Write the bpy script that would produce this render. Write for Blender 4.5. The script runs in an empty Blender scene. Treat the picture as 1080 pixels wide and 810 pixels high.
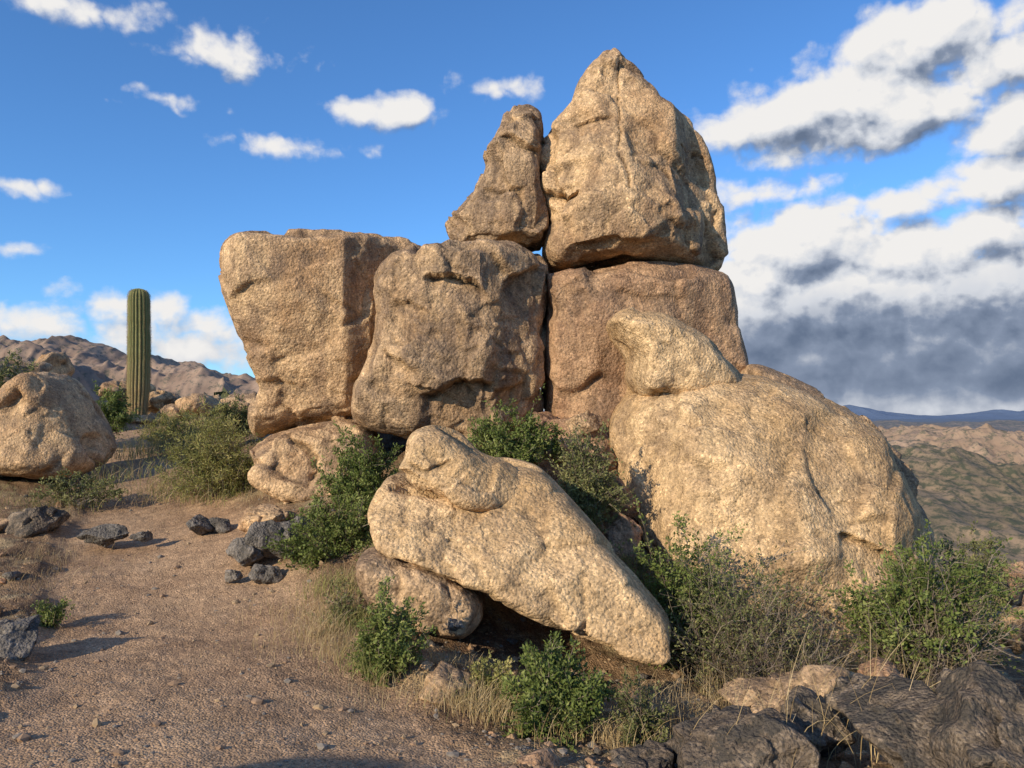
import bpy, math, numpy as np, time
from mathutils import Vector
T0=time.time()
sc=bpy.context.scene
sc.view_settings.view_transform='Standard'; sc.view_settings.look='None'; sc.view_settings.exposure=0
# ---------------------------------------------------------------- image-pixel frame (projected from the camera)
EYE=1.6; F=840.0; PITCH=math.atan(35/F)
cp,sp=math.cos(PITCH),math.sin(PITCH)
def at(u,v,d):
    """image pixel u, v projected from the camera, d = metres ahead of it -> world xyz"""
    u=np.asarray(u,float); v=np.asarray(v,float); d=np.asarray(d,float)
    cx=(u-540)/F; cy=(405-v)/F
    dy=cp-cy*sp; dz=sp+cy*cp
    return np.stack([cx/dy*d, d+0*u, EYE+dz/dy*d],-1)
def sst(a,b,x): t=np.clip((x-a)/(b-a),0,1); return t*t*(3-2*t)
cam=bpy.data.cameras.new('camera'); co=bpy.data.objects.new('camera',cam); sc.collection.objects.link(co)
cam.lens=28; cam.sensor_width=36; cam.clip_start=0.05; cam.clip_end=200000
co.location=(0,0,EYE); co.rotation_euler=(math.radians(90)+PITCH,0,0); sc.camera=co
# ---------------------------------------------------------------- noise
def _h(ix,iy,iz,s):
    n=(ix*np.int64(374761393)+iy*np.int64(668265263)+iz*np.int64(1274126177)+np.int64(s)*np.int64(974711))&0xffffffff
    n=((n^(n>>13))*np.int64(1274126177))&0xffffffff
    n=((n^(n>>15))*np.int64(2246822519))&0xffffffff
    n=n^(n>>16)
    return (n&0xffffff)/float(0xffffff)*2-1
def vn(p,s=0):
    i=np.floor(p).astype(np.int64); f=p-i; f=f*f*f*(f*(f*6-15)+10)
    x,y,z=i[:,0],i[:,1],i[:,2]; a,b,c=f[:,0],f[:,1],f[:,2]
    r=0
    for dx in (0,1):
        wx=a if dx else 1-a
        for dy in (0,1):
            wy=b if dy else 1-b
            for dz in (0,1):
                wz=c if dz else 1-c
                r=r+wx*wy*wz*_h(x+dx,y+dy,z+dz,s)
    return r
def fbm(p,scale,o=4,s=0,ridged=False):
    r=0;a=1;t=0;q=p*scale
    for k in range(o):
        n=vn(q,s+k*17)
        if ridged: n=1-2*np.abs(n)
        r=r+a*n;t+=a;a*=.5;q=q*2.03+3.7
    return r/t
def chips(P,cell,slope,off,seed,blend=.25):
    """piecewise planar fracture facets: displacement along the normal"""
    rg=np.random.default_rng(seed); lo=P.min(0)-cell; hi=P.max(0)+cell
    n=int(max(12,min(700,((hi-lo)[0]*(hi-lo)[2]+(hi-lo)[1]*(hi-lo)[2])*2.2/cell**2)))
    S=P[rg.integers(0,len(P),n)]+rg.normal(0,cell*.2,(n,3)); g=rg.normal(0,slope,(n,3)); o=rg.normal(0,off,n)
    out=np.empty(len(P)); wob=np.stack([vn(P*3/cell,seed+1),vn(P*3/cell,seed+2),vn(P*3/cell,seed+3)],1)*cell*.10
    for a in range(0,len(P),20000):
        p=P[a:a+20000]; q=p+wob[a:a+20000]
        D=((q**2).sum(1)[:,None]-2*q@S.T+(S**2).sum(1)[None])
        i2=np.argpartition(D,1,axis=1)[:,:2]; r=np.arange(len(p))
        d0=np.sqrt(np.maximum(D[r,i2[:,0]],0)); d1=np.sqrt(np.maximum(D[r,i2[:,1]],0))
        sw=d1<d0; ia=np.where(sw,i2[:,1],i2[:,0]); ib=np.where(sw,i2[:,0],i2[:,1]); df=np.abs(d1-d0)
        va=((p-S[ia])*g[ia]).sum(1)+o[ia]; vb=((p-S[ib])*g[ib]).sum(1)+o[ib]
        w=np.clip(df/(blend*cell),0,1); w=w*w*(3-2*w)
        out[a:a+20000]=va*(.5+.5*w)+vb*(.5-.5*w)
    return out
# ---------------------------------------------------------------- mesh helper
def mk(name,V,Fc,mats,smooth=True,matidx=None,attrs=None,origin=None):
    V=np.asarray(V,np.float64); me=bpy.data.meshes.new(name)
    if origin is None: origin=V.mean(0)
    V=V-origin
    if isinstance(Fc,np.ndarray): groups=[Fc]
    else: groups=[g for g in Fc if len(g)]
    nv=len(V); me.vertices.add(nv); me.vertices.foreach_set('co',V.astype(np.float32).ravel())
    loops=np.concatenate([g.ravel() for g in groups]); tot=np.concatenate([np.full(len(g),g.shape[1]) for g in groups])
    st=np.concatenate([[0],np.cumsum(tot)[:-1]])
    me.loops.add(len(loops)); me.loops.foreach_set('vertex_index',loops.astype(np.int32))
    me.polygons.add(len(tot)); me.polygons.foreach_set('loop_start',st.astype(np.int32)); me.polygons.foreach_set('loop_total',tot.astype(np.int32))
    if matidx is not None: me.polygons.foreach_set('material_index',np.asarray(matidx,np.int32))
    me.polygons.foreach_set('use_smooth',np.full(len(tot),smooth))
    me.update(calc_edges=True); me.validate()
    for k,a in (attrs or {}).items():
        at_=me.attributes.new(k,'FLOAT','POINT'); at_.data.foreach_set('value',np.asarray(a,np.float32))
    for m in mats: me.materials.append(m)
    ob=bpy.data.objects.new(name,me); ob.location=origin; sc.collection.objects.link(ob)
    return ob
# ---------------------------------------------------------------- node helpers
class NT:
    def __init__(s,nt): s.nt=nt
    def n(s,t,ins=None,**kw):
        nd=s.nt.nodes.new(t)
        for k,v in kw.items(): setattr(nd,k,v)
        for k,v in (ins or {}).items():
            if isinstance(v,bpy.types.NodeSocket): s.nt.links.new(v,nd.inputs[k])
            else: nd.inputs[k].default_value=v
        return nd
    def m(s,op,a,b=0.0,c=None,clamp=False):
        ins={0:a,1:b}
        if c is not None: ins[2]=c
        return s.n('ShaderNodeMath',ins,operation=op,use_clamp=clamp).outputs[0]
    def vm(s,op,a,b=(0,0,0)):
        nd=s.n('ShaderNodeVectorMath',{0:a,1:b},operation=op)
        return nd.outputs['Value'] if op in('LENGTH','DOT_PRODUCT','DISTANCE') else nd.outputs[0]
    def ramp(s,fac,stops):
        nd=s.n('ShaderNodeValToRGB',{0:fac}); cr=nd.color_ramp
        while len(cr.elements)<len(stops): cr.elements.new(.5)
        for e,(p,c) in zip(cr.elements,stops):
            e.position=p; e.color=(c,c,c,1) if isinstance(c,(int,float)) else (*c,1)
        return nd.outputs[0]
    def mix(s,fac,a,b,bt='MIX'):
        nd=s.nt.nodes.new('ShaderNodeMix'); nd.data_type='RGBA'; nd.blend_type=bt
        for i,v in ((0,fac),(6,a),(7,b)):
            if isinstance(v,bpy.types.NodeSocket): s.nt.links.new(v,nd.inputs[i])
            else: nd.inputs[i].default_value=(*v,1) if isinstance(v,tuple) and len(v)==3 else v
        return nd.outputs[2]
    def noise(s,vec,scale,detail=4,rough=.55,dist=0.0,out=0,dim='3D'):
        return s.n('ShaderNodeTexNoise',{'Vector':vec,'Scale':scale,'Detail':detail,'Roughness':rough,'Distortion':dist},noise_dimensions=dim).outputs[out]
    def vor(s,vec,scale,feature='F1',out=0,rnd=1.0,dim='3D'):
        return s.n('ShaderNodeTexVoronoi',{'Vector':vec,'Scale':scale,'Randomness':rnd},feature=feature,voronoi_dimensions=dim).outputs[out]
    def vor2(s,vec,scale):
        nd=s.n('ShaderNodeTexVoronoi',{'Vector':vec,'Scale':scale}); sep=s.n('ShaderNodeSeparateColor',{0:nd.outputs[1]})
        return nd.outputs[0],sep.outputs[0]
def newmat(name):
    m=bpy.data.materials.new(name); m.use_nodes=True; m.node_tree.nodes.clear()
    t=NT(m.node_tree); out=t.n('ShaderNodeOutputMaterial'); b=t.n('ShaderNodeBsdfPrincipled')
    m.node_tree.links.new(b.outputs[0],out.inputs[0]); b.inputs['Specular IOR Level'].default_value=.2
    b.inputs['Roughness'].default_value=.9
    return m,t,b,out
def setin(t,b,k,v):
    if isinstance(v,bpy.types.NodeSocket): t.nt.links.new(v,b.inputs[k])
    else: b.inputs[k].default_value=v
def rock_mat(name,lo,hi,stain,stain_amt=.5,speck=.6,bump=.65,off=0.0,lich=0.0,vs1=34.,vs2=80.):
    m,t,b,out=newmat(name)
    co=t.n('ShaderNodeNewGeometry'); pos=t.vm('ADD',co.outputs['Position'],(off,off*.7,off*1.3))
    n1=t.noise(pos,.9,4,.68,.2); n2=t.noise(pos,7,6,.74)
    col=t.mix(t.ramp(n1,[(.40,0.0),(.56,1.0)]),lo,hi)
    vs=t.vm('MULTIPLY',pos,(2.2,2.2,.45)); ns=t.noise(vs,1.1,5,.72,.3)
    sf=t.ramp(ns,[(.55-.16*stain_amt,0.0),(.60,1.0)])
    col=t.mix(t.m('MULTIPLY',sf,.4+.5*stain_amt),col,stain)
    # grey-brown desert varnish patches
    vf=t.m('MULTIPLY',t.ramp(t.noise(pos,1.9,6,.74),[(.52,0.0),(.60,1.0)]),.25+.5*stain_amt)
    col=t.mix(vf,col,tuple(.5*s_+.5*l_ for s_,l_ in zip(stain,(.20,.15,.11))))
    col=t.mix(1.0,col,t.ramp(n2,[(.3,.68),(.7,1.22)]),'MULTIPLY')
    d1,c1=t.vor2(pos,vs1); d2,c2=t.vor2(pos,vs2)
    col=t.mix(speck,col,t.mix(1.0,col,t.ramp(c1,[(0,.42),(.14,.87),(.8,1.05),(1,1.55)]),'MULTIPLY'))
    col=t.mix(speck,col,t.mix(1.0,col,t.ramp(c2,[(0,.28),(.18,.90),(.8,1.06),(1,1.65)]),'MULTIPLY'))
    pt=t.ramp(co.outputs['Pointiness'],[(.41,.32),(.5,1.0),(.60,1.22)])  # crevice shade and lighter edges painted into the rock colour
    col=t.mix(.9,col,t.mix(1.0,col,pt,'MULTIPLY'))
    if lich>0:
        lf=t.m('MULTIPLY',t.ramp(t.noise(pos,5,5,.75),[(.48,0.0),(.54,1.0)]),lich)
        col=t.mix(lf,col,(.055,.052,.047))
    setin(t,b,'Base Color',col)
    hgt=t.m('ADD',t.m('MULTIPLY',n2,2.2),t.m('MULTIPLY',d1,-.55))
    bp=t.n('ShaderNodeBump',{'Height':hgt,'Strength':1.0,'Distance':.035*bump})
    setin(t,b,'Normal',bp.outputs[0])
    return m
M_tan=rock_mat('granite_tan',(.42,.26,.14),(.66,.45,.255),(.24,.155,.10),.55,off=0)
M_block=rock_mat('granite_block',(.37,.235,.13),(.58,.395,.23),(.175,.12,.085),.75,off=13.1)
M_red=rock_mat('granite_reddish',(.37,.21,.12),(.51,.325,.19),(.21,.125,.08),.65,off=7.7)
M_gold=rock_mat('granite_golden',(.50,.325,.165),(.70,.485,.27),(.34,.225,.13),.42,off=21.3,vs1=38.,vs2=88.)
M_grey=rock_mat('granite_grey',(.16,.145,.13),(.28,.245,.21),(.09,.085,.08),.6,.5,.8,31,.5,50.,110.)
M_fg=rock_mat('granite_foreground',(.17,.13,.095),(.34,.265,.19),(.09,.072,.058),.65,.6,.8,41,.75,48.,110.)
# ---------------------------------------------------------------- outline rocks
def catmull(P,k=8):
    P=np.asarray(P,float); n=len(P); o=[]
    for i in range(n):
        a,b,c,d=P[i-1],P[i],P[(i+1)%n],P[(i+2)%n]
        for j in range(k):
            t=j/k; o.append(.5*((2*b)+(-a+c)*t+(2*a-5*b+4*c-d)*t*t+(-a+3*b-3*c+d)*t**3))
    return np.array(o)
def segdist(P,A,B):
    ab=B-A; l=(ab**2).sum()+1e-12
    t=np.clip(((P-A)@ab)/l,0,1)
    return np.sqrt((((P-A)-t[:,None]*ab)**2).sum(1))
def polydist(P,L,closed=True):
    d=np.full(len(P),1e9); n=len(L)
    for i in range(n if closed else n-1): d=np.minimum(d,segdist(P,L[i],L[(i+1)%n]))
    return d
def outline_rock(name,pts,D,tf,tb,r,mat,lean=0.0,leanx=0.0,relief=(),cracks=(),ledges=(),voxel=.03,center=None,amp=1.0,seed=0,rough=1.0):
    k=D/F
    L=catmull(pts,6); n=260
    seg=np.sqrt(((np.roll(L,-1,0)-L)**2).sum(1)); cum=np.concatenate([[0],np.cumsum(seg)])
    tt=np.linspace(0,cum[-1],n,endpoint=False); LL=np.vstack([L,L[:1]])
    B=np.stack([np.interp(tt,cum,LL[:,0]),np.interp(tt,cum,LL[:,1])],1)
    c=np.array(center if center else B.mean(0))
    R=np.linspace(0,1,46)**1.5; R=1-R
    pol=catmull(pts,3)
    lay=[]
    for s in R[:-1]: lay.append(c+(B-c)*s)
    lay.append(c[None])
    G=np.concatenate(lay); dist=polydist(G*k,pol*k); dist[:n]=0
    e=np.minimum(dist/r,1); e=(1-(1-e)**2.2)**.5
    rel=np.zeros(len(G))
    for (u0,v0,gu,gv) in relief:
        rel+=np.maximum(0,((G[:,0]-u0)*gu+(G[:,1]-v0)*gv)*k)
    fr=np.maximum(.12*tf,tf-rel)*e; bk=tb*e
    dep=D+lean*(c[1]-G[:,1])*k+leanx*(G[:,0]-c[0])*k
    base=at(G[:,0],G[:,1],dep)
    Fv=base.copy(); Fv[:,1]-=fr; Bv=base.copy(); Bv[:,1]+=bk
    nl=len(R)-1; N=len(G)
    q=[]
    i=np.arange(n); j=(i+1)%n
    for l in range(nl-1):
        q.append(np.stack([l*n+i,(l+1)*n+i,(l+1)*n+j,l*n+j],1))
    q=np.concatenate(q); cidx=N-1; trf=np.stack([(nl-1)*n+i,np.full(n,cidx),(nl-1)*n+j],1)
    def bm(a): return np.where(a<n,a,a+N-n)
    V=np.concatenate([Fv,Bv[n:]])
    qb=bm(q)[:,::-1]; tb_=bm(trf)[:,::-1]
    ob=mk('tmp',V,[np.concatenate([q,qb]),np.concatenate([trf,tb_])],[],origin=np.zeros(3))
    md=ob.modifiers.new('r','REMESH'); md.mode='VOXEL'; md.voxel_size=voxel
    sm=ob.modifiers.new('s','SMOOTH'); sm.iterations=2; sm.factor=.5
    dg=bpy.context.evaluated_depsgraph_get(); dg.update()
    me=bpy.data.meshes.new_from_object(ob.evaluated_get(dg)); bpy.data.objects.remove(ob)
    nv=len(me.vertices); P=np.empty(nv*3,np.float32); me.vertices.foreach_get('co',P); P=P.reshape(-1,3).astype(float)
    Nn=np.empty(nv*3,np.float32); me.vertices.foreach_get('normal',Nn); Nn=Nn.reshape(-1,3).astype(float)
    d=.03*fbm(P,.9,2,seed)
    big=chips(P,1.15,.17,.03,seed+50,.05)*rough
    big=np.where(big>0,.07*np.tanh(big/.07),big); d+=big-.02
    d+=chips(P,.45,.13,.014,seed+52,.08)*rough*(.1+.9*(vn(P*.9,seed+7)>0))+chips(P,.2,.12,.006,seed+51,.15)*rough*(.1+.9*(vn(P*1.3,seed+3)>.15))
    d+=.016*fbm(P,3.5,5,seed+5)+.008*fbm(P,14,3,seed+11)
    side=1-np.clip(np.abs(Nn[:,1])*2,0,1)      # keep the silhouette outlined in image pixels
    d=np.where(d>.015,d*(1-side)+side*.015,d)
    P2=P+Nn*(d*amp)[:,None]
    vd=np.maximum(P[:,1],.1)
    rx=P[:,0]/vd; rz=(P[:,2]-EYE)/vd; den=cp+rz*sp
    U=540+F*rx/den; W=405-F*((rz*cp-sp)/den)
    UV=np.stack([U,W],1)
    frontm=np.clip(-Nn[:,1]*2,0,1)
    wob=np.stack([vn(P*4,91)+.5*vn(P*13,93),vn(P*4,92)+.5*vn(P*13,94)],1)*5
    for (pl,w,dp) in cracks:
        pl=np.asarray(pl,float)
        dd=polydist(UV+wob,pl,False)*k
        P2[:,1]+=frontm*dp*np.exp(-(dd/w)**2)
    for (pl,dp,dec) in ledges:   # overhanging lip: recess below the line, fading downwards
        pl=np.asarray(pl,float); t_=W+wob[:,1]*.8-np.interp(U,pl[:,0],pl[:,1])
        ed=sst(0,14,U-pl[0,0])*sst(0,14,pl[-1,0]-U)
        P2[:,1]+=frontm*dp*ed*sst(-1,2.5,t_)*np.exp(-np.maximum(t_,0)/dec)
    org=P2.mean(0); me.vertices.foreach_set('co',(P2-org).astype(np.float32).ravel())
    me.polygons.foreach_set('use_smooth',np.ones(len(me.polygons),bool)); me.materials.clear(); me.materials.append(mat)
    me.update(); me.name=name
    o=bpy.data.objects.new(name,me); o.location=org; sc.collection.objects.link(o)
    return o
GB='shade_boulder'
outline_rock(GB,[(238,272),(244,259),(264,251),(300,248),(340,249),(380,248),(412,249),(434,254),(447,265),(458,300),(450,360),(430,400),(400,440),(370,446),(330,449),(300,457),(274,462),(265,448),(268,425),(277,408),(271,385),(257,350),(245,312),(239,290)],10.6,1.0,1.0,.28,M_tan,
  relief=[(378,300,1.2,0),(340,330,-.10,.28),(300,262,.0,-1.0),(275,300,-.5,.0),(330,300,.15,-.05)],ledges=[([(330,300),(360,318),(392,330)],.05,20),([(262,405),(290,398),(320,408)],.08,25)],seed=1,rough=.55)
outline_rock(GB,[(398,300),(410,275),(430,266),(470,263),(520,260),(558,262),(573,272),(578,300),(576,350),(577,400),(573,440),(540,470),(505,475),(480,470),(440,464),(405,456),(378,445),(372,428),(384,400),(396,370),(402,340)],9.9,1.05,1.1,.24,M_block,
  relief=[(512,300,.85,0),(470,300,-.35,-.1),(460,280,0,-.7),(450,405,0,.5)],
  ledges=[([(444,290),(475,286),(500,294),(519,312)],.22,18),([(440,424),(468,409),(490,401),(526,406)],.26,26),([(398,366),(425,378),(446,398)],.14,18),([(400,322),(430,316),(455,330)],.07,22)],seed=4,voxel=.025,rough=.7)
outline_rock(GB,[(466,236),(477,222),(494,206),(504,186),(509,168),(520,154),(528,138),(533,120),(546,111),(562,113),(572,126),(573,150),(570,175),(574,205),(578,240),(572,262),(540,263),(500,263),(478,257)],10.2,.6,.7,.15,M_block,
  relief=[(535,150,-.6,0),(520,180,0,-.4),(552,180,.3,0)],ledges=[([(524,142),(550,150),(578,156)],.14,14),([(500,195),(530,200),(560,190)],.08,22)],seed=8,voxel=.022,rough=.95)
outline_rock(GB,[(564,168),(571,145),(585,128),(602,112),(609,93),(622,72),(636,59),(644,50),(652,53),(659,64),(672,78),(690,101),(697,113),(722,124),(742,146),(755,180),(762,220),(765,260),(762,287),(740,288),(700,283),(650,281),(600,287),(580,283),(573,262),(578,235),(567,205),(570,185)],10.3,1.05,1.1,.20,M_tan,
  relief=[(700,200,1.2,0),(640,230,0,-.38),(625,200,-.5,0),(650,200,.18,0)],cracks=[([(650,62),(655,110),(651,150),(664,200)],.018,.05)],ledges=[([(560,192),(588,206),(616,192)],.28,18),([(600,132),(625,120),(650,126)],.09,20),([(706,150),(730,160),(752,176)],.06,24)],seed=12,voxel=.024,rough=.75)
outline_rock(GB,[(566,300),(573,290),(610,287),(650,283),(700,282),(740,285),(763,292),(772,320),(780,370),(783,398),(780,440),(700,470),(600,470),(573,450),(571,390),(568,340)],10.4,1.0,1.0,.20,M_red,
  relief=[(690,300,.35,0),(620,330,-.15,0),(650,310,0,-.5)],ledges=[([(640,300),(680,312),(730,306)],.05,20)],seed=16,rough=.5)
outline_rock(GB,[(638,342),(650,328),(675,323),(700,329),(722,344),(745,361),(765,380),(785,405),(760,425),(700,430),(668,425),(655,402),(658,380),(648,360)],8.9,.7,.6,.24,M_gold,relief=[(680,350,0,-.6),(720,350,.4,0)],seed=20,voxel=.023,rough=.55,
  cracks=[([(652,352),(662,372),(660,400)],.05,.1)])
outline_rock(GB,[(648,440),(664,412),(690,397),(740,391),(790,396),(830,407),(870,424),(905,448),(925,474),(945,500),(965,530),(985,565),(993,592),(975,640),(930,700),(860,720),(780,715),(710,680),(684,600),(672,555),(655,500),(645,465)],8.3,1.15,1.2,.55,M_gold,lean=.55,
  relief=[(760,470,-.22,-.25),(890,500,.8,0),(700,480,-.8,0),(850,560,.1,.35)],cracks=[([(652,440),(680,500),(684,560)],.08,.1),([(690,430),(760,465),(820,520),(850,580)],.30,-.14),([(700,520),(760,570),(790,650)],.25,.10)],ledges=[([(880,560),(915,566),(955,590)],.12,40)],seed=24,rough=.5)
outline_rock(GB,[(778,392),(795,386),(840,404),(890,428),(930,468),(955,510),(960,560),(880,560),(800,500),(770,430)],9.7,.7,.7,.28,M_block,lean=.2,seed=28,cracks=[([(790,392),(840,425),(900,460)],.04,.1)])
outline_rock(GB,[(391,545),(398,522),(413,502),(440,508),(468,516),(490,500),(520,484),(560,490),(578,502),(605,530),(640,570),(680,620),(705,652),(711,685),(697,702),(650,688),(590,664),(520,628),(450,600),(405,578)],6.5,.42,.8,.12,M_gold,lean=.75,center=(530,570),
  relief=[(500,600,0,.5)],seed=31,voxel=.017,amp=.55)
outline_rock(GB,[(418,493),(426,478),(436,457),(455,449),(482,456),(507,478),(545,492),(572,522),(540,540),(490,536),(455,519),(430,504)],6.72,.40,.5,.14,M_gold,lean=.5,seed=35,voxel=.017,amp=.5,relief=[(500,500,.5,0)],ledges=[([(424,486),(450,492),(480,480)],.06,8)])
outline_rock(GB,[(379,592),(394,578),(430,584),(480,602),(510,624),(511,645),(492,666),(455,662),(410,648),(385,620)],6.35,.42,.5,.15,M_block,seed=38,voxel=.017,amp=.5)
outline_rock(GB,[(266,470),(290,458),(330,448),(375,444),(398,462),(400,500),(370,530),(320,530),(284,515),(268,495)],9.9,.6,.8,.2,M_tan,lean=.4,seed=41,amp=.9,voxel=.025,rough=.9,cracks=[([(300,460),(330,480),(325,515)],.04,.1)])
outline_rock(GB,[(560,440),(590,432),(630,440),(650,470),(655,520),(640,560),(600,540),(570,500),(555,470)],9.2,.5,.6,.2,M_red,lean=.4,seed=44,amp=.9,voxel=.025)
outline_rock(GB,[(-60,490),(-40,462),(-12,440),(6,420),(28,402),(50,389),(68,394),(84,412),(95,432),(103,458),(100,485),(70,503),(0,502),(-50,505)],12.0,.8,.9,.3,M_tan,lean=.3,seed=47,relief=[(60,430,.6,0)],rough=.7)
print('rocks',time.time()-T0)
# ---------------------------------------------------------------- generic angular rock
import bmesh
def ico(sub):
    bm=bmesh.new(); bmesh.ops.create_icosphere(bm,subdivisions=sub,radius=1)
    V=np.array([v.co[:] for v in bm.verts]); Fc=np.array([[v.index for v in f.verts] for f in bm.faces]); bm.free(); return V,Fc
ICO={s:ico(s) for s in (1,2,3,5,6)}
def facet(V,rg,npl=14,soft=18):
    N=rg.normal(size=(npl,3)); N/=np.linalg.norm(N,axis=1)[:,None]; h=rg.uniform(.62,1.0,npl)
    dt=np.maximum(V@N.T,1e-3)/h
    rr=1/(np.power(np.power(dt,soft).sum(1)+.6**soft,1/soft)); return V*rr[:,None]
def rock(box,d,thick,mat,seed,name='rock',sub=5,amp=1.0,soft=18,world=None):
    rg=np.random.default_rng(seed); V,Fc=ICO[sub]
    X=facet(V,rg,15,soft); X=X/np.abs(X).max(0)
    if world is None:
        u0,v0,u1,v1=box; c=at((u0+u1)/2,(v0+v1)/2,d); S=np.array([(u1-u0)/2/F*d,thick/2,(v1-v0)/2/F*d])
    else: c,S=np.array(world[0],float),np.array(world[1],float)
    P=X*S+c; m=S.mean()
    dd=m*.04*fbm(P/m,1.2,3,seed)+chips(P,m*.9,.18,m*.025,seed+4,.06)+.45*chips(P,m*.4,.13,m*.012,seed+6,.12)+m*.016*fbm(P/m,5,4,seed+3)
    P=P+V*(amp*dd)[:,None]
    return mk(name,P,Fc,[mat])
G=[
 ((195,541,222,565),8.9,.35,M_grey),((215,540,246,563),9.0,.3,M_grey),((80,552,140,575),8.7,.35,M_grey),((138,560,166,573),8.6,.2,M_grey),
 ((8,529,84,568),9.2,.7,M_fg),((-25,545,18,572),9.2,.5,M_tan),((252,534,312,572),8.6,.6,M_tan),((262,548,342,600),8.0,.7,M_grey),((238,566,285,600),7.8,.4,M_grey),
 ((252,594,300,617),7.5,.3,M_grey),((236,598,256,614),7.5,.15,M_grey),((-30,650,46,700),5.6,.5,M_grey),((440,704,502,752),5.1,.4,M_block),
 ((385,672,440,700),5.5,.25,M_red),((468,652,490,668),5.9,.12,M_grey),((1036,590,1092,640),11,1.0,M_red),((1040,640,1100,700),8.5,.9,M_block),
 ((548,436,600,470),9.0,.5,M_red),((590,432,636,462),8.9,.45,M_block),((566,462,604,490),8.7,.35,M_tan),((606,458,650,500),8.7,.45,M_red),((620,492,672,548),8.1,.5,M_red),
 ((540,470,572,494),8.5,.3,M_block),((636,540,676,590),7.6,.4,M_red),((300,430,395,470),11.2,1.2,M_red),
 ((95,398,150,425),22,2,M_tan),((150,408,192,440),19.5,1.4,M_tan),((185,412,240,442),18.5,1.4,M_tan),((232,412,282,446),17,1.4,M_block),((165,425,200,446),18.2,.9,M_block),
 ((-30,376,40,420),16,1.6,M_block),((30,368,92,408),19,2,M_tan),((110,438,180,452),18.0,.8,M_tan),
 ((700,748,842,835),4.0,.8,M_fg),((812,738,900,800),4.4,.6,M_fg),((892,702,1010,830),4.0,.9,M_fg),((975,700,1130,850),3.7,1.0,M_fg),((640,782,720,830),4.1,.5,M_fg),
 ((760,700,900,760),5.3,.7,M_block),((900,700,960,730),5.4,.5,M_red),((505,470,560,500),8.4,.5,M_block),((340,436,378,466),10.2,.4,M_tan)]
for i,(b,d,t,m) in enumerate(G):
    big=(b[2]-b[0])/F*d>.45
    rock(b,d,t,m,100+i,'shade_boulder' if big else 'rock',6 if d<5 or (big and d<12) else 5,soft=36 if d<5 else (16 if d>10 else 24))
rock(None,0,0,M_tan,301,'shade_boulder',5,world=((-4.4,.0,.75),(1.7,1.3,1.45)))  # unseen boulder added beside the camera to cast shade on the lower trail
rock(None,0,0,M_block,303,'shade_boulder',5,world=((-2.4,-1.9,.6),(1.5,1.0,1.2)))  # second out-of-view boulder, added for the same foreground shade
# ---------------------------------------------------------------- terrain
cpz=[(200,810,3.6),(60,810,3.6),(400,810,3.6),(540,812,3.6),(200,700,5.1),(50,700,5.2),(0,700,5.2),(300,700,5.2),(200,610,7.5),(100,600,7.7),(150,545,10),(60,560,9.2),(220,545,9.6),(150,503,12),(200,490,12.5),(60,503,12),(160,474,14.5),
 (145,443,18.5),(0,440,18),(250,443,17),(20,565,9),(0,620,7.2),(-150,600,7.6),(300,522,9.6),(250,520,10.5),(340,605,7.3),(300,640,6.6),(400,655,6.2),(420,725,5),(350,700,5.3),(550,772,4.6),(650,768,4.8),(480,700,5.6),
 (600,705,6.4),(520,650,6.8),(560,575,7.8),(640,560,8.1),(600,490,9.2),(450,560,7.9),(400,500,9.5),(520,480,9.6),(700,660,7.2),(690,720,6),(800,700,7.2),(900,720,7),(1000,715,7.2),(1070,720,7),(800,765,5.2),(950,765,5.4),(760,830,3.9),(980,830,3.7),(1100,850,3.8),
 (700,470,10.8),(500,450,11.5),(400,450,12),(900,640,10),(1000,660,10),(1060,650,13),(1000,640,16),(1100,640,24),(950,620,24),(700,520,20),(500,480,20),(350,445,18),(200,442,24),(0,436,24),(-200,430,22),(-300,470,14),(-400,560,8)]
C=np.array([at(*c) for c in cpz]); 
C=np.vstack([C,[[-6,2,.5],[-3,1,.1],[0,0,0],[3,1,-.3],[7,2,-1.2],[0,-5,0],[-6,-5,.6],[6,-5,-1],[-15,-2,1.5],[-15,8,2],[14,3,-3.5],[15,10,-4.5],[0,-20,0],[-20,-20,1],[20,-20,-4],[-36,10,1],[36,10,-9],[0,-40,-3],[-30,-30,0],[30,-30,-7],
   [-25,30,-.5],[-10,36,-1.5],[5,38,-5],[20,34,-8.5],[12,28,-6]]])
def tps(r): return np.where(r>1e-9,r*r*np.log(r+1e-12),0)
nC=len(C); K=tps(np.sqrt(((C[:,None,:2]-C[None,:,:2])**2).sum(2)))+np.eye(nC)*.05
Pm=np.c_[np.ones(nC),C[:,:2]]; A=np.block([[K,Pm],[Pm.T,np.zeros((3,3))]]); W=np.linalg.solve(A,np.r_[C[:,2],0,0,0])
def near(x,y):
    r=0*x+W[nC]+W[nC+1]*x+W[nC+2]*y
    for i in range(nC): r=r+W[i]*tps(np.sqrt((x-C[i,0])**2+(y-C[i,1])**2))
    return r
def far(x,y):
    r=np.sqrt(x*x+y*y)
    b=np.interp(np.log(np.maximum(r,1)),np.log([1,25,40,70,130,220,450,900,3000,9000,70000]),[-3,-4,-8.5,-18,-38,-60,-78,-78,-62,-50,-50])
    P=np.stack([x,y,0*x],1)
    b+=fbm(P,1/110.,5,51,True)*np.interp(r,[30,100,400,3000,9000],[.4,6,12,14,2])
    b+=fbm(P,1/900.,4,57)*np.interp(r,[100,1000,4000,12000],[0,10,12,0])
    return b
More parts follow.
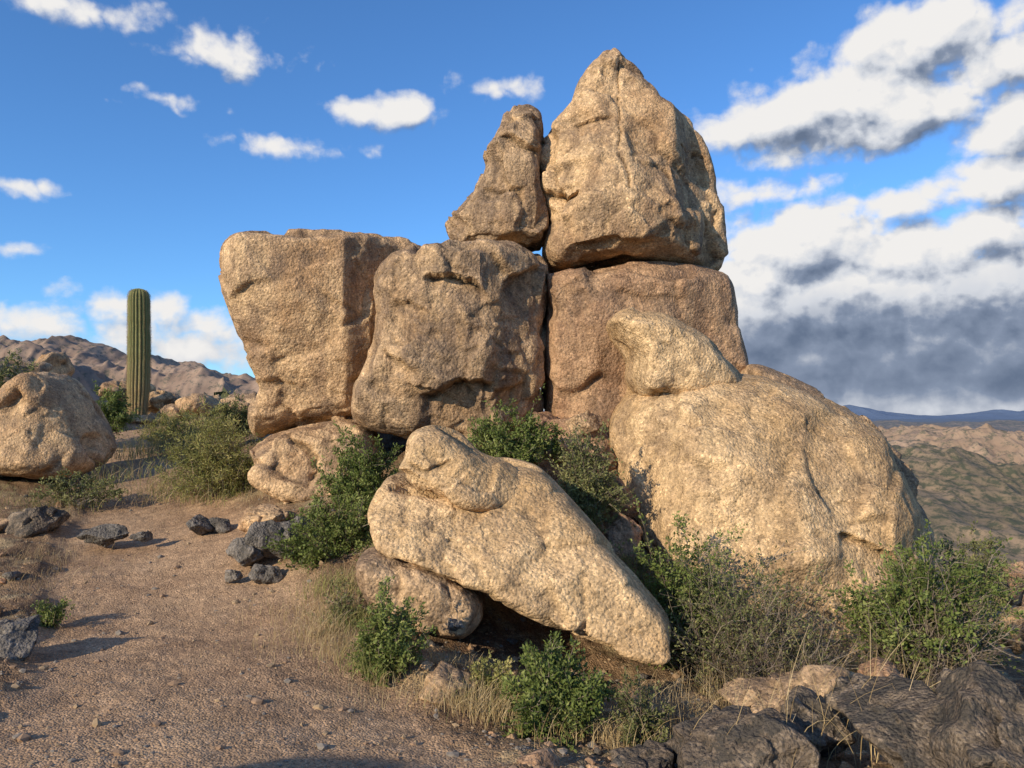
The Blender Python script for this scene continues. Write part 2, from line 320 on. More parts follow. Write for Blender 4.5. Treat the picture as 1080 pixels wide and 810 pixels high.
def height(x,y,detail=True):
    x=np.asarray(x,float);y=np.asarray(y,float);r=np.sqrt(x*x+y*y)
    t=sst(26,42,r); z=np.zeros_like(x)
    m=r<42; z[m]=near(x[m],y[m]); z=z*(1-t)
    m=r>26
    if m.any(): z[m]+=far(x[m],y[m])*t[m]
    if detail:
        m=r<60; P=np.stack([x[m],y[m],0*x[m]],1); pm=pathmask(x[m],y[m])
        dz=.08*fbm(P,1.3,3,61)*(1-.6*pm)+.045*fbm(P,5,4,63)*(1-.65*pm)+.009*fbm(P,22,3,65)*(1-.4*pm)
        z[m]+=dz-.08*pm
    return z
PL=np.array([at(*c)[:2] for c in [(230,1000,2.2),(240,810,3.6),(215,700,5.1),(180,610,7.5),(165,545,10),(140,503,12),(165,474,14.5),(165,455,17)]])
def pathmask(x,y):
    d=polydist(np.stack([x,y],1),PL,False)+.22*vn(np.stack([x*1.2,y*1.2,0*x],1),71)
    return 1-sst(.75,1.15,d+ -.3*sst(7,3,y))
rr=np.concatenate([np.linspace(.3,2.4,14,endpoint=False),np.geomspace(2.4,26,420,endpoint=False),np.geomspace(26,70000,330)])
az=np.concatenate([np.radians(np.linspace(-42,42,820,endpoint=False)),np.radians(np.linspace(42,318,150,endpoint=False))])
RR,AZ=np.meshgrid(rr,az,indexing='ij'); X=(RR*np.sin(AZ)).ravel(); Y=(RR*np.cos(AZ)).ravel(); Z=height(X,Y)
na=len(az); nr=len(rr); i=np.arange(nr-1)[:,None]; j=np.arange(na)[None]; j2=(j+1)%na
Q=np.stack([i*na+j,(i)*na+j2,(i+1)*na+j2,(i+1)*na+j],-1).reshape(-1,4)[:,::-1]
V=np.stack([X,Y,Z],1); V=np.vstack([V,[[0,0,height(np.array([0.]),np.array([0.]))[0]]]])
cap=np.stack([np.arange(na),(np.arange(na)+1)%na,np.full(na,len(V)-1)],1)
pmv=np.zeros(len(V)); rv=np.sqrt(V[:,0]**2+V[:,1]**2); mm=rv<30; pmv[mm]=pathmask(V[mm,0],V[mm,1])
m,t,b,out=newmat('desert_soil')
geo=t.n('ShaderNodeNewGeometry'); pos=geo.outputs['Position']
pa=t.n('ShaderNodeAttribute',attribute_name='path').outputs['Fac']
n1=t.noise(pos,.9,4,.6); n2=t.noise(pos,8,5,.7)
soil=t.mix(t.ramp(n1,[(.35,0.0),(.65,1.0)]),(.14,.085,.05),(.29,.19,.11))
soil=t.mix(t.ramp(t.noise(pos,2.3,4,.65),[(.52,0.0),(.6,.75)]),soil,(.34,.26,.15))
trail=t.mix(t.ramp(n1,[(.3,0.0),(.7,1.0)]),(.33,.205,.12),(.49,.33,.20))
nearc=t.mix(pa,soil,trail)
dv,gv=t.vor2(pos,75.)
nearc=t.mix(1.0,nearc,t.ramp(gv,[(0,.50),(.25,.90),(.85,1.05),(1,1.55)]),'MULTIPLY')
nearc=t.mix(1.0,nearc,t.ramp(n2,[(.3,.68),(.7,1.2)]),'MULTIPLY')
setin(t,b,'Base Color',nearc)
h=t.m('ADD',t.m('MULTIPLY',n2,1.2),t.m('MULTIPLY',dv,-.5))
bp=t.n('ShaderNodeBump',{'Height':h,'Strength':t.m('SUBTRACT',.95,t.m('MULTIPLY',pa,.3)),'Distance':.022}); setin(t,b,'Normal',bp.outputs[0])
M_soil=m
m,t,b,out=newmat('desert_country')
pos=t.n('ShaderNodeNewGeometry').outputs['Position']; dist=t.vm('LENGTH',pos)
f1=t.noise(pos,.012,4,.6)
farc=t.mix(t.ramp(f1,[(.42,0.0),(.60,1.0)]),(.17,.135,.08),(.28,.20,.125))
farc=t.mix(t.ramp(t.noise(pos,.35,5,.75),[(.46,0.0),(.55,.9)]),farc,(.068,.075,.036))
farc=t.mix(t.ramp(t.noise(pos,.0016,3,.6),[(.45,0.0),(.62,.8)]),farc,(.15,.125,.09))
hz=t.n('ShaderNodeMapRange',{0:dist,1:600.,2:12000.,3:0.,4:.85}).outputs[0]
setin(t,b,'Base Color',t.mix(hz,farc,(.11,.16,.24)))  # aerial haze painted into the base colour, growing with distance
M_country=m
fr_=(RR[:-1,:].ravel()>34).astype(int)
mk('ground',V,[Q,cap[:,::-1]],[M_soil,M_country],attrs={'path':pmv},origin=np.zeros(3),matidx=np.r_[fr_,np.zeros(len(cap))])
print('terrain',time.time()-T0)
def scatter_rocks(name,n,yr,size,mats,seed,maskfn=None,cap_=6,sub=1):
    rg=np.random.default_rng(seed); V0,F0=ICO[sub]; VV=[];FF=[];c=0;mi=[]
    y=yr[0]*(yr[1]/yr[0])**rg.uniform(0,1,n*3); x=rg.uniform(-1,1,n*3)*.70*y
    k=np.ones(len(x),bool)
    if maskfn is not None: k=maskfn(x,y,rg)
    x=x[k][:n];y=y[k][:n]; z=height(x,y)
    for a in range(len(x)):
        s=size*rg.pareto(2.6)+size*.35; s=min(s,size*cap_)
        X0=facet(V0,rg,9,20) if sub>1 else V0*rg.uniform(.7,1.25,(len(V0),1))
        W_=X0*np.array([1,rg.uniform(.6,1),rg.uniform(.45,.8)])*s
        an=rg.uniform(0,6.28); R=np.array([[math.cos(an),-math.sin(an),0],[math.sin(an),math.cos(an),0],[0,0,1]])
        VV.append(W_@R.T+[x[a],y[a],z[a]+s*.08]); FF.append(F0+c); c+=len(V0); mi+= [int(rg.integers(len(mats)))]*len(F0)
    return mk(name,np.concatenate(VV),np.concatenate(FF),mats,smooth=sub>1,matidx=mi,origin=np.zeros(3))
def dead(name,c):
    m,t,b,o=newmat(name); setin(t,b,'Base Color',t.mix(t.noise(t.n('ShaderNodeNewGeometry').outputs['Position'],30,2,.5),tuple(x*.6 for x in c),tuple(x*1.3 for x in c))); return m
P1=dead('pebble_tan',(.36,.26,.16)); P2_=dead('pebble_grey',(.23,.20,.17)); P3=dead('pebble_red',(.30,.20,.13))
scatter_rocks('gravel',12000,(3,12),.0065,[P1,P2_,P3],5,lambda x,y,r:(x<1.5)&(r.uniform(0,1,len(x))>pathmask(x,y)*.4))
scatter_rocks('scattered_stones',520,(3.6,14),.024,[M_tan,M_grey,M_red],6,lambda x,y,r:(pathmask(x,y)<.2)&(x<3.5),cap_=3.4,sub=3)
# ---------------------------------------------------------------- hills
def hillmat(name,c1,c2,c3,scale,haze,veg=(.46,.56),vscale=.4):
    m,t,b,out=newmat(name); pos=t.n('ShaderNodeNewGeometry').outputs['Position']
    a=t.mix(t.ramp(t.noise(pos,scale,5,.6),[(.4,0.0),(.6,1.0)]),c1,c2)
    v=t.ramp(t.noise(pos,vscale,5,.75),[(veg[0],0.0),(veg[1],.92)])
    a=t.mix(v,a,c3); a=t.mix(haze,a,(.16,.22,.32)); setin(t,b,'Base Color',a); return m  # last mix paints distance haze into the hill's base colour
def hill(name,prof,d,depth,mat,base,amp,seed,nx=420,ny=160,nscale=3.0):
    prof=np.array(prof,float); W3=at(prof[:,0],prof[:,1],d); x=np.linspace(W3[0,0],W3[-1,0],nx); y=np.linspace(-1,1,ny)
    XX,YY=np.meshgrid(x,y); hp=np.interp(XX,W3[:,0],W3[:,2])-base
    ex=sst(0,.12,(XX-x[0])/(x[-1]-x[0]))*sst(0,.12,(x[-1]-XX)/(x[-1]-x[0]))
    P=np.stack([XX.ravel(),(YY*depth).ravel(),0*XX.ravel()],1)
    n=fbm(P,nscale/depth,5,seed,True).reshape(XX.shape)
    Z=base+ (hp*(1-np.abs(YY)**1.25)+ amp*n*(1-YY**2)*np.clip(np.abs(YY)*3+.25,0,1))*np.clip(ex,.0,1)
    V=np.stack([XX.ravel(),(d+YY*depth).ravel(),Z.ravel()],1)
    i=np.arange(ny-1)[:,None]; j=np.arange(nx-1)[None]; Q=np.stack([i*nx+j,i*nx+j+1,(i+1)*nx+j+1,(i+1)*nx+j],-1).reshape(-1,4)
    return mk(name,V,Q,[mat])
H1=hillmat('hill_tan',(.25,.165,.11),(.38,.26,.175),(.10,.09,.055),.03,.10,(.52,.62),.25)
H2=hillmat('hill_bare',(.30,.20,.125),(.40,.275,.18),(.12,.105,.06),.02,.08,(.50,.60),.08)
H3=hillmat('mountain_haze_blue',(.07,.11,.20),(.09,.13,.22),(.06,.09,.16),.0006,.5,vscale=.002)  # blue here is painted aerial haze, not the mountains' own colour
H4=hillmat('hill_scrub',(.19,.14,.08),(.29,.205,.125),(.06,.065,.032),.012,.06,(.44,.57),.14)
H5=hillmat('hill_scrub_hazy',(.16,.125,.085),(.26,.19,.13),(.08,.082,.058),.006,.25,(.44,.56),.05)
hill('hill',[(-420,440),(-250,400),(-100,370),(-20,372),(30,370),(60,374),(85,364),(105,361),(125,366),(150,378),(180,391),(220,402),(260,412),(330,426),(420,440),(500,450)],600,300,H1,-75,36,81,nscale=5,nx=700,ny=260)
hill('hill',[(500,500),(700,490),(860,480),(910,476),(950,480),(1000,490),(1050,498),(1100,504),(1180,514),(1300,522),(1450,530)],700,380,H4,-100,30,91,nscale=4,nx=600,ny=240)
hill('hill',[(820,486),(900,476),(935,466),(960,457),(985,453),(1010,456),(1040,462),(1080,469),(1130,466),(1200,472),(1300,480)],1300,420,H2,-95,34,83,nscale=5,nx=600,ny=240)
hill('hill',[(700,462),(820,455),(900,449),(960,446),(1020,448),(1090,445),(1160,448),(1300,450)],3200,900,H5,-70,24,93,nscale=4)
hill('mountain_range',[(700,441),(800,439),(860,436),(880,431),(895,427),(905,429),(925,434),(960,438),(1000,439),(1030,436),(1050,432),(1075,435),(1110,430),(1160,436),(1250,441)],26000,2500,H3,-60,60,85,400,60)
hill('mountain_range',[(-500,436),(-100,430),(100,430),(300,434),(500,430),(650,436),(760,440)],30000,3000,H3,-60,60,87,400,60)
# ---------------------------------------------------------------- plants
def leafmat(name,stops,transl=.25):
    m,t,b,out=newmat(name); f=t.n('ShaderNodeAttribute',attribute_name='tint').outputs['Fac']
    col=t.ramp(f,stops); setin(t,b,'Base Color',col); setin(t,b,'Roughness',.6)
    if transl>0:
        tr=t.n('ShaderNodeBsdfTranslucent',{0:col}); mx=t.n('ShaderNodeMixShader',{0:transl}); 
        t.nt.links.new(b.outputs[0],mx.inputs[1]); t.nt.links.new(tr.outputs[0],mx.inputs[2]); t.nt.links.new(mx.outputs[0],out.inputs[0])
    return m
L_green=leafmat('leaf_green',[(0,(.065,.09,.022)),(.5,(.16,.205,.052)),(1,(.32,.35,.12))])
L_olive=leafmat('leaf_olive',[(0,(.08,.09,.033)),(.5,(.18,.195,.075)),(1,(.33,.315,.13))])
L_dry=leafmat('leaf_dry',[(0,(.10,.08,.04)),(.5,(.19,.165,.08)),(1,(.28,.27,.12))])
L_far=leafmat('leaf_scrub',[(0,(.045,.05,.022)),(.5,(.08,.09,.04)),(1,(.14,.14,.07))],0)
L_yel=leafmat('leaf_yellowgreen',[(0,(.14,.15,.045)),(.5,(.30,.30,.095)),(1,(.50,.43,.18))])
L_straw=leafmat('dry_grass',[(0,(.22,.15,.07)),(.5,(.42,.31,.155)),(1,(.58,.46,.27))],0)
L_gg=leafmat('green_grass',[(0,(.12,.14,.04)),(.5,(.24,.25,.08)),(1,(.42,.38,.15))],0)
L_twig=leafmat('twig',[(0,(.07,.05,.038)),(.5,(.15,.115,.09)),(1,(.28,.23,.18))],0)
def tubes(paths,rads):
    N,K,_=paths.shape; T=np.gradient(paths,axis=1); T/=np.linalg.norm(T,axis=2,keepdims=True)+1e-9
    up=np.array([.3,.9,.2]); A=np.cross(T,up); A/=np.linalg.norm(A,axis=2,keepdims=True)+1e-9; B=np.cross(T,A)
    V=[]
    for k in range(3):
        a=2.094*k; V.append(paths+(A*math.cos(a)+B*math.sin(a))*rads[...,None])
    V=np.stack(V,2).reshape(-1,3)
    n=np.arange(N)[:,None,None]; k=np.arange(K-1)[None,:,None]; s=np.arange(3)[None,None]; s2=(s+1)%3
    b0=(n*K+k)*3; b1=(n*K+k+1)*3
    return V,np.stack([b0+s,b0+s2,b1+s2,b1+s],-1).reshape(-1,4)
def bush(name,box,d,ry,nst,nsub,nleaf,ll,lm,seed,leafw=.5,twr=.004,spread=1.0,lowfrac=.25):
    rg=np.random.default_rng(seed); u0,v0,u1,v1=box
    c=at((u0+u1)/2,v1,d); rx=(u1-u0)/2/F*d; h=(v1-v0)/F*d
    K=7
    base=c+rg.normal(0,1,(nst,3))*[rx*.22,ry*.22,.0]; base[:,2]=c[2]-.03
    ph=rg.uniform(0,6.283,nst); cr=np.sqrt(rg.uniform(0,1,nst)); 
    lump=.72+.3*np.sin(ph*3+seed)*np.cos(ph*2+seed*2)+rg.normal(0,.13,nst)
    tz=np.sqrt(np.clip(1-cr**2*.9,0,1))
    tip=c+np.stack([np.cos(ph)*cr*rx*np.clip(lump+.25,.4,1.15),np.sin(ph)*cr*ry,h*tz*np.clip(lump+.2,.45,1.08)*rg.uniform(.6,1,nst)],1)
    s=np.linspace(0,1,K)[None,:,None]
    mid=(base+tip)/2+rg.normal(0,.12,(nst,3))*[rx,ry,h]; mid[:,2]+=h*.08
    P=(1-s)**2*base[:,None]+2*s*(1-s)*mid[:,None]+s*s*tip[:,None]
    par=rg.integers(0,nst,nsub); ts=rg.uniform(lowfrac,1,nsub)*(K-1); i0=np.minimum(ts.astype(int),K-2); fr=(ts-i0)[:,None]
    st=P[par,i0]*(1-fr)+P[par,i0+1]*fr
    dr=rg.normal(0,1,(nsub,3)); dr+= (st-(c+[0,0,h*.3]))/np.array([rx,ry,h])*1.2; dr[:,2]+=.5; dr/=np.linalg.norm(dr,axis=1,keepdims=True)
    ln=rg.uniform(.08,.26,nsub)*(rx+h)*.55
    s4=np.linspace(0,1,4)[None,:,None]; bend=rg.normal(0,.25,(nsub,3))
    S=st[:,None]+dr[:,None]*ln[:,None,None]*s4+bend[:,None]*ln[:,None,None]*s4**2
    V1,Q1=tubes(P,np.linspace(1,.4,K)[None]*twr*rg.uniform(.7,1.5,(nst,1))); V2,Q2=tubes(S,np.linspace(.6,.3,4)[None]*twr*np.ones((nsub,1)))
    pi=rg.integers(0,nsub,nleaf); tt=rg.uniform(.1,1,nleaf)*3; i0=np.minimum(tt.astype(int),2); fr=(tt-i0)[:,None]
    lp=S[pi,i0]*(1-fr)+S[pi,i0+1]*fr+rg.normal(0,ll*.4,(nleaf,3))
    ld=rg.normal(0,1,(nleaf,3))+dr[pi]*.8; ld[:,2]+=.3; ld/=np.linalg.norm(ld,axis=1,keepdims=True)
    sd=np.cross(ld,rg.normal(0,1,(nleaf,3))); sd/=np.linalg.norm(sd,axis=1,keepdims=True)+1e-9
    L=(ll*rg.uniform(.55,1.3,nleaf))[:,None]; nrm=np.cross(ld,sd)
    Vl=np.stack([lp,lp+ld*L*.45+sd*L*leafw*.5+nrm*L*.08,lp+ld*L,lp+ld*L*.45-sd*L*leafw*.5+nrm*L*.08],1).reshape(-1,3)
    Ql=np.arange(nleaf*4).reshape(-1,4)
    clump=rg.normal(0,.17,nst)[par[pi]]
    tl=np.clip(.5+clump+rg.normal(0,.16,nleaf),0,1); tint=np.concatenate([np.repeat(rg.uniform(0,1,nst),K*3),np.repeat(rg.uniform(0,1,nsub),12),np.repeat(tl,4)])
    V=np.concatenate([V1,V2,Vl]); Q=np.concatenate([Q1,Q2+len(V1),Ql+len(V1)+len(V2)])
    mi=np.r_[np.zeros(len(Q1)+len(Q2)),np.ones(len(Ql))]
    return mk(name,V,Q,[L_twig,lm],smooth=False,matidx=mi,attrs={'tint':tint},origin=c)
B='desert_shrub'
bush(B,(334,456,436,552),8.6,.45,56,800,18000,.036,L_green,1)
bush(B,(296,520,422,610),7.7,.45,60,850,19000,.034,L_green,2)
bush(B,(494,424,594,496),8.3,.35,50,700,14000,.036,L_green,3)
bush(B,(574,438,654,564),7.7,.3,54,700,12000,.034,L_olive,4)
bush(B,(376,610,446,726),5.35,.22,42,520,10000,.030,L_green,5)
bush(B,(526,674,642,778),4.75,.3,50,700,16000,.029,L_green,6)
bush(B,(646,708,708,790),4.6,.16,26,260,3000,.024,L_olive,7)
bush(B,(655,545,785,712),6.75,.45,64,900,19000,.034,L_green,8)
bush(B,(700,562,890,745),6.1,.5,110,1900,15000,.027,L_olive,9,twr=.0038,lowfrac=.1)
bush(B,(890,548,1058,716),6.2,.5,74,1050,22000,.036,L_green,10)
bush(B,(720,640,900,760),5.75,.4,80,1300,3500,.022,L_dry,23,twr=.0036,lowfrac=.05)
bush(B,(880,600,1075,735),5.9,.45,70,1000,3000,.022,L_dry,11,lowfrac=.05)
bush(B,(-40,372,38,448),14,.8,40,450,8500,.055,L_olive,12)
bush(B,(86,404,142,456),14.8,.6,36,400,8000,.05,L_green,13)
bush(B,(180,425,286,520),10.6,.5,70,1000,16000,.055,L_yel,14,leafw=.2)
bush(B,(150,430,236,472),14.5,.6,50,500,8000,.06,L_yel,15,leafw=.2)
bush(B,(215,420,275,460),13.5,.5,36,400,7000,.045,L_olive,16)
bush(B,(36,630,78,658),6.4,.12,22,180,1800,.026,L_green,17)
bush(B,(30,495,130,530),10.6,.3,40,300,3800,.038,L_olive,18)
bush(B,(325,610,385,680),6.2,.2,30,240,2200,.026,L_olive,19)
bush(B,(495,690,545,730),5.2,.15,18,160,2200,.024,L_yel,20)
bush(B,(985,560,1075,640),8.6,.4,40,500,5500,.036,L_olive,21)
bush(B,(640,560,700,640),7.0,.2,26,240,3000,.03,L_olive,22)
def grass(name,spots,mat,seed,rad=(.0010,.0022)):
    rg=np.random.default_rng(seed); PP=[];RD=[];TN=[]
    for (u,v,d,su,n,hh) in spots:
        c=at(u,v,d); x=c[0]+rg.normal(0,su,n); y=c[1]+rg.normal(0,su,n); z=height(x,y,False)
        z=np.where(np.abs(z-c[2])<.35,z,c[2]); L=hh*rg.uniform(.4,1.2,n)
        an=rg.uniform(0,6.28,n); le=rg.uniform(.05,.75,n)
        s=np.linspace(0,1,6)[None,:]
        px=x[:,None]+np.cos(an)[:,None]*le[:,None]*L[:,None]*s**1.8; py=y[:,None]+np.sin(an)[:,None]*le[:,None]*L[:,None]*s**1.8
        pz=z[:,None]-.01+L[:,None]*(s-.35*le[:,None]*s**2.2)
        PP.append(np.stack([px,py,pz],2)); RD.append(np.linspace(1,.3,6)[None]*rg.uniform(*rad,(n,1))*max(1,d/6)); TN.append(rg.uniform(0,1,n))
    P=np.concatenate(PP);R=np.concatenate(RD); V,Q=tubes(P,R); return mk(name,V,Q,[mat],smooth=False,attrs={'tint':np.repeat(np.concatenate(TN),18)},origin=V.mean(0))
grass('dry_grass',[(335,665,5.8,.12,220,.2),(360,690,5.5,.1,200,.2),(350,635,6.3,.12,180,.2),(500,735,4.9,.12,260,.16),(530,745,4.8,.12,220,.2),(470,690,5.5,.15,180,.13),(390,600,7,.15,160,.2),(320,640,6.4,.25,180,.12),(300,690,5.6,.2,120,.1),(420,740,4.9,.2,160,.1),
  (200,505,11,.35,260,.3),(240,500,11,.3,260,.35),(180,465,14,.5,300,.4),(225,450,15,.5,300,.45),(290,500,10,.2,120,.25),(60,525,10.5,.4,220,.15),(20,600,8,.3,260,.12),(110,500,12,.3,160,.25),(30,610,7.3,.3,200,.1),(10,640,6.4,.25,160,.1),
  (640,770,4.7,.2,220,.2),(690,760,4.9,.2,220,.25),(760,730,5.4,.3,220,.3),(860,740,5.3,.3,220,.35),(430,560,7.6,.15,120,.2),(580,540,8,.2,120,.15),(600,760,4.8,.15,160,.12)],L_straw,3)
grass('green_grass',[(200,500,11,.4,420,.32),(255,505,10.8,.3,360,.32),(375,650,6.1,.12,200,.18),(390,700,5.3,.12,200,.16),(350,610,6.9,.15,200,.2),(40,518,10.6,.4,200,.15),(520,720,5,.15,160,.14),(170,470,14,.5,300,.35)],L_gg,13)
grass('grass_stems',[(790,790,4.0,.15,12,.6),(840,790,4.2,.15,14,.7),(880,780,4.5,.2,22,.7),(920,760,4.6,.2,18,.7),(960,780,4.2,.15,12,.5),(740,780,4.4,.2,12,.45),(1010,740,4.9,.2,14,.5)],L_straw,8,(.0016,.003))
def scrub():
    rg=np.random.default_rng(9); n=3600; r=24*(420/24)**rg.uniform(0,1,n)**.8; a=np.radians(rg.uniform(-45,45,n)); x=r*np.sin(a);y=r*np.cos(a); z=height(x,y,False)
    k=90; N=len(x); s=rg.uniform(.3,1.0,N)*np.interp(r,[24,400],[.8,1.3])*(.5+rg.pareto(3,N).clip(0,1.5))
    off=rg.normal(0,1,(N,k,3)); off/=np.linalg.norm(off,axis=2,keepdims=True); off*=rg.uniform(.4,1,(N,k,1)); off[...,2]=np.abs(off[...,2])*.8
    c=np.stack([x,y,z],1)[:,None]+off*s[:,None,None]
    e1=rg.normal(0,1,(N,k,3));e2=rg.normal(0,1,(N,k,3)); q=(.13*s)[:,None,None]
    V=np.stack([c+e1*q,c+e2*q,c-(e1+e2)*q*.7],2).reshape(-1,3); Q=np.arange(len(V)).reshape(-1,3)
    t_=np.repeat(np.clip(.5+rg.normal(0,.2,N)[:,None]+rg.normal(0,.15,(N,k)),0,1).ravel(),3)
    mk('distant_scrub',V,Q,[L_far],smooth=False,attrs={'tint':t_},origin=np.zeros(3))
scrub()
# ---------------------------------------------------------------- saguaro
def saguaro():
    c=at(144.5,442,18.5); top=at(144,304,18.5)[2]; H=top-c[2]+.15; c[2]-=.15
    nrb=18; na_=nrb*8; nz=150; zz=np.linspace(0,1,nz); R0=.235
    prof=R0*(.86+.16*sst(0,.35,zz)-.05*sst(.6,1,zz)); tipr=.2/H; prof*=np.where(zz>1-tipr,np.sqrt(np.clip(1-((zz-(1-tipr))/tipr)**2,0,1)),1)
    th=np.linspace(0,2*math.pi,na_,endpoint=False); TH,ZZ=np.meshgrid(th,zz)
    rib=np.abs(np.cos(TH*nrb/2)); rad=prof[:,None]*(.84+.17*rib**.8)*(1+.02*np.sin(ZZ*23+1)+.015*np.sin(ZZ*51))
    x=c[0]+rad*np.cos(TH)+.02*np.sin(ZZ*4); y=c[1]+rad*np.sin(TH); z=c[2]+ZZ*H
    V=np.stack([x,y,z],-1).reshape(-1,3); i=np.arange(nz-1)[:,None]; j=np.arange(na_)[None]; j2=(j+1)%na_
    Q=np.stack([i*na_+j,i*na_+j2,(i+1)*na_+j2,(i+1)*na_+j],-1).reshape(-1,4)
    rg=np.random.default_rng(2); P=[]
    for r_ in range(nrb):
        a0=2*math.pi*r_/nrb
        for zi in np.arange(.04,.99,.0085):
            rr_=np.interp(zi,zz,prof)*1.01
            for q in range(7):
                p0=np.array([c[0]+rr_*math.cos(a0)+.02*math.sin(zi*4),c[1]+rr_*math.sin(a0),c[2]+zi*H])
                dv=np.array([math.cos(a0),math.sin(a0),0])+rg.normal(0,.7,3); dv/=np.linalg.norm(dv); P.append([p0,p0+dv*rg.uniform(.02,.045)])
    P=np.array(P); Vs,Qs=tubes(P,np.tile([.0022,.0008],(len(P),1)))
    m,t,b,o=newmat('cactus_skin'); geo=t.n('ShaderNodeNewGeometry'); pos=geo.outputs['Position']; hz=t.n('ShaderNodeSeparateXYZ',{0:pos}).outputs[2]
    f=t.n('ShaderNodeMapRange',{0:hz,1:float(c[2]+.1),2:float(c[2]+1.9),3:1.,4:0.}).outputs[0]
    f=t.m('MULTIPLY',f,t.ramp(t.noise(pos,5,5,.6),[(.3,.3),(.6,1.0)]))
    col=t.mix(f,t.mix(t.noise(pos,6,5,.6),(.11,.135,.05),(.25,.24,.10)),(.31,.205,.11))
    col=t.mix(.8,col,t.mix(1.0,col,t.ramp(geo.outputs['Pointiness'],[(.42,.3),(.5,.9),(.58,1.6)]),'MULTIPLY'))
    setin(t,b,'Base Color',col); setin(t,b,'Roughness',.65)
    mk('saguaro_cactus',np.concatenate([V,Vs]),np.concatenate([Q,Qs+len(V)]),[m,L_straw],matidx=np.r_[np.zeros(len(Q)),np.ones(len(Qs))],attrs={'tint':np.full(len(V)+len(Vs),.45)})
saguaro()
# ---------------------------------------------------------------- light
SUN_EL=math.radians(22); SA=math.radians(180+44)
tosun=Vector((math.sin(SA)*math.cos(SUN_EL),math.cos(SA)*math.cos(SUN_EL),math.sin(SUN_EL)))
sl=bpy.data.lights.new('sun','SUN'); sl.energy=5.0; sl.angle=math.radians(.5); sl.color=(1,.85,.62)
so=bpy.data.objects.new('sun',sl); so.rotation_euler=tosun.to_track_quat('Z','Y').to_euler(); so.location=tosun*50; sc.collection.objects.link(so)
w=bpy.data.worlds.new('World'); sc.world=w; w.use_nodes=True; w.node_tree.nodes.clear()
try: w.cycles.sampling_method='NONE'
except Exception as ex: print(ex)
gt=bpy.data.node_groups.new('cloud_density','ShaderNodeTree'); gt.interface.new_socket('Dir',in_out='INPUT',socket_type='NodeSocketVector'); gt.interface.new_socket('Density',in_out='OUTPUT',socket_type='NodeSocketFloat')
g_=NT(gt); gi=g_.n('NodeGroupInput'); go=g_.n('NodeGroupOutput'); q=gi.outputs[0]
blobs=[(985,36,105,38,1.8),(1060,62,65,30,1.5),(865,116,135,44,2.3),(770,138,50,26,1.6),(965,124,90,32,1.9),(1060,130,60,34,1.5),(810,206,70,12,.7),(940,213,68,20,1.3),(1045,192,65,28,1.5),
 (850,258,95,46,2.4),(960,272,100,40,1.9),(1055,245,70,30,1.8),(800,300,70,44,2.0),(960,362,420,105,3.6),(1000,400,500,60,3.4),
 (230,55,66,20,.9),(410,118,78,15,1.15),(310,156,60,12,.9),(520,92,46,14,.8),(176,104,32,10,.7),(90,12,120,14,.6),(8,195,34,9,.8),(18,263,32,10,.8),(60,345,110,26,.8),(200,368,120,40,1.1),(130,322,70,14,.6)]
cur=None
for (u,v,a,bv,s) in blobs:
    p=at(u,v,1.)-np.array([0,0,EYE]); p/=np.linalg.norm(p); azc=math.atan2(p[0],p[1]); elc=math.asin(p[2])
    dd=g_.vm('MULTIPLY',g_.vm('SUBTRACT',q,(azc,elc,0)),(F/a/1.05,F/bv/1.05,0)); l=g_.vm('LENGTH',dd)
    val=g_.m('MULTIPLY_ADD',l,-s,s)
    cur=val if cur is None else g_.n('ShaderNodeMath',{0:cur,1:val,2:.1},operation='SMOOTH_MAX').outputs[0]
cur=g_.m('MINIMUM',cur,1.9)
outm=g_.m('GREATER_THAN',g_.m('ABSOLUTE',g_.n('ShaderNodeSeparateXYZ',{0:q}).outputs[0]),.9)
bgc=g_.m('MULTIPLY',g_.m('SUBTRACT',g_.noise(q,2.2,2,.5,dim='2D'),.58),6.)
cur=g_.m('MAXIMUM',cur,g_.m('ADD',g_.m('MULTIPLY',bgc,outm),g_.m('MULTIPLY',g_.m('SUBTRACT',1.0,outm),-3.)))
cur=g_.m('MAXIMUM',cur,-1.0)
qs=g_.vm('ADD',g_.vm('MULTIPLY',q,(1,1.2,1)),(3.3,1.7,0)); nz=g_.noise(qs,10.,7,.6,dim='2D')
wn=g_.m('MULTIPLY',g_.m('SUBTRACT',g_.noise(qs,16,3,.5,dim='2D'),.5),.06); wq=g_.vm('ADD',qs,g_.n('ShaderNodeCombineXYZ',{0:wn,1:wn,2:0.}).outputs[0])
b1_=g_.m('SUBTRACT',.5,g_.vor(wq,20.,dim='2D')); b2_=g_.m('SUBTRACT',.45,g_.vor(wq,50.,dim='2D'))
dn=g_.m('ADD',cur,g_.m('MULTIPLY',g_.m('SUBTRACT',nz,.5),2.5)); dn=g_.m('ADD',dn,g_.m('MULTIPLY',b1_,.8)); dn=g_.m('ADD',dn,g_.m('MULTIPLY',b2_,.35))
gt.links.new(dn,go.inputs[0])
t=NT(w.node_tree); out=t.n('ShaderNodeOutputWorld')
tc=t.n('ShaderNodeTexCoord').outputs['Generated']; dn_=t.vm('NORMALIZE',tc); sx=t.n('ShaderNodeSeparateXYZ',{0:dn_})
azn=t.m('ARCTAN2',sx.outputs[0],sx.outputs[1]); eln=t.m('ARCSINE',sx.outputs[2])
q=t.n('ShaderNodeCombineXYZ',{0:azn,1:eln,2:0.}).outputs[0]
def dens(v):
    nd=t.n('ShaderNodeGroup'); nd.node_tree=gt; t.nt.links.new(v,nd.inputs[0]); return nd.outputs[0]
D0=dens(q); D1=dens(t.vm('ADD',q,(-.012,.022,0)))
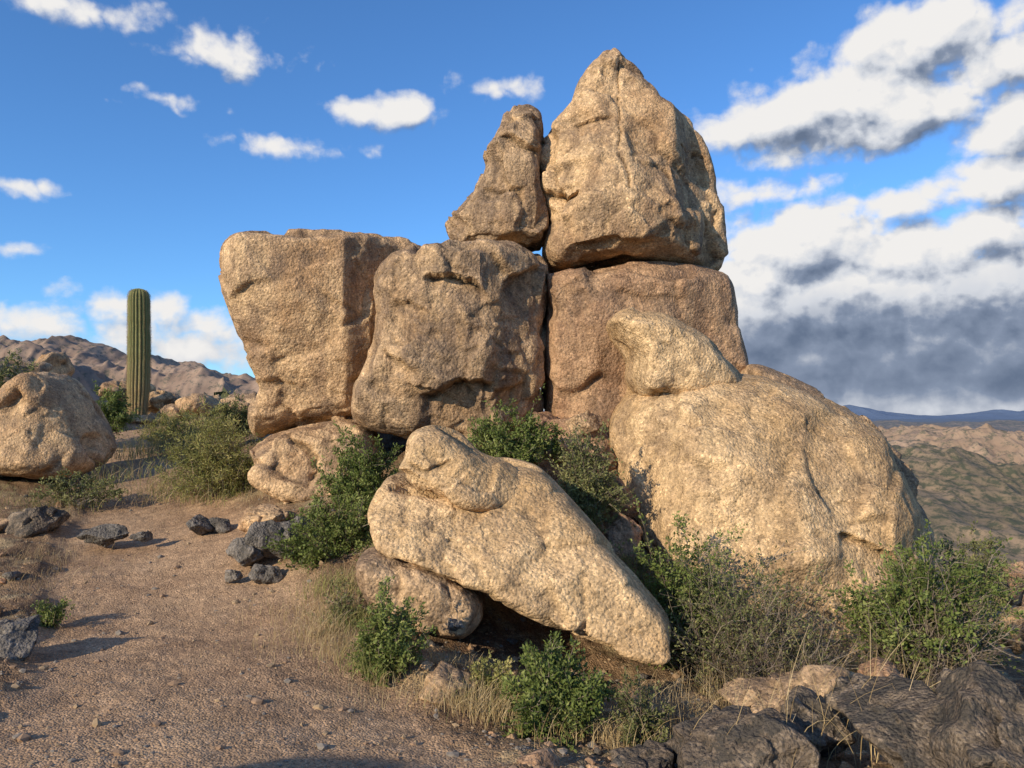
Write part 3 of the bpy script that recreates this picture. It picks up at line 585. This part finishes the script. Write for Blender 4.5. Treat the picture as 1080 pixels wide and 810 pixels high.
mask=t.n('ShaderNodeMapRange',{0:D0,1:.0,2:.95,3:0.,4:1.},interpolation_type='SMOOTHSTEP').outputs[0]
df=t.m('SUBTRACT',D0,D1)
thick=t.n('ShaderNodeMapRange',{0:D0,1:.8,2:3.2,3:0.,4:.15}).outputs[0]
lowm=t.n('ShaderNodeMapRange',{0:eln,1:.06,2:.16,3:.28,4:.6}).outputs[0]
sh=t.m('ADD',t.m('MULTIPLY',df,lowm),t.m('SUBTRACT',.80,thick),clamp=True)
lowk=t.n('ShaderNodeMapRange',{0:t.m('ADD',eln,t.m('MULTIPLY',t.m('SUBTRACT',t.noise(q,9,4,.55,dim='2D'),.5),.09)),1:.10,2:.175,3:-.50,4:.0},interpolation_type='SMOOTHSTEP').outputs[0]
rightk=t.n('ShaderNodeMapRange',{0:azn,1:.05,2:.3,3:0.,4:1.}).outputs[0]
sh=t.m('ADD',sh,t.m('MULTIPLY',lowk,rightk),clamp=True)
hor=t.n('ShaderNodeMapRange',{0:eln,1:.0,2:.04,3:.36,4:.0},interpolation_type='SMOOTHSTEP').outputs[0]
sh=t.m('ADD',sh,hor,clamp=True)
cc=t.ramp(sh,[(0,(.15,.20,.30)),(.32,(.27,.33,.45)),(.7,(.74,.77,.83)),(1,(.98,.96,.94))])
sky=t.n('ShaderNodeTexSky',sky_type='NISHITA'); sky.sun_disc=False; sky.sun_elevation=SUN_EL; sky.sun_rotation=SA; sky.altitude=1000; sky.air_density=1.0; sky.dust_density=.4; sky.ozone_density=3
skc=t.mix(1.0,sky.outputs[0],(.78,1.22,1.62),'MULTIPLY')
b1=t.n('ShaderNodeBackground',{0:skc,1:.12}); b2=t.n('ShaderNodeBackground',{0:t.mix(1.0,cc,(9,9,9),'MULTIPLY'),1:.1})
mx=t.n('ShaderNodeMixShader',{0:mask}); t.nt.links.new(b1.outputs[0],mx.inputs[1]); t.nt.links.new(b2.outputs[0],mx.inputs[2]); t.nt.links.new(mx.outputs[0],out.inputs[0])
print('done',time.time()-T0, sum(len(o.data.polygons) for o in sc.objects if o.type=='MESH'))
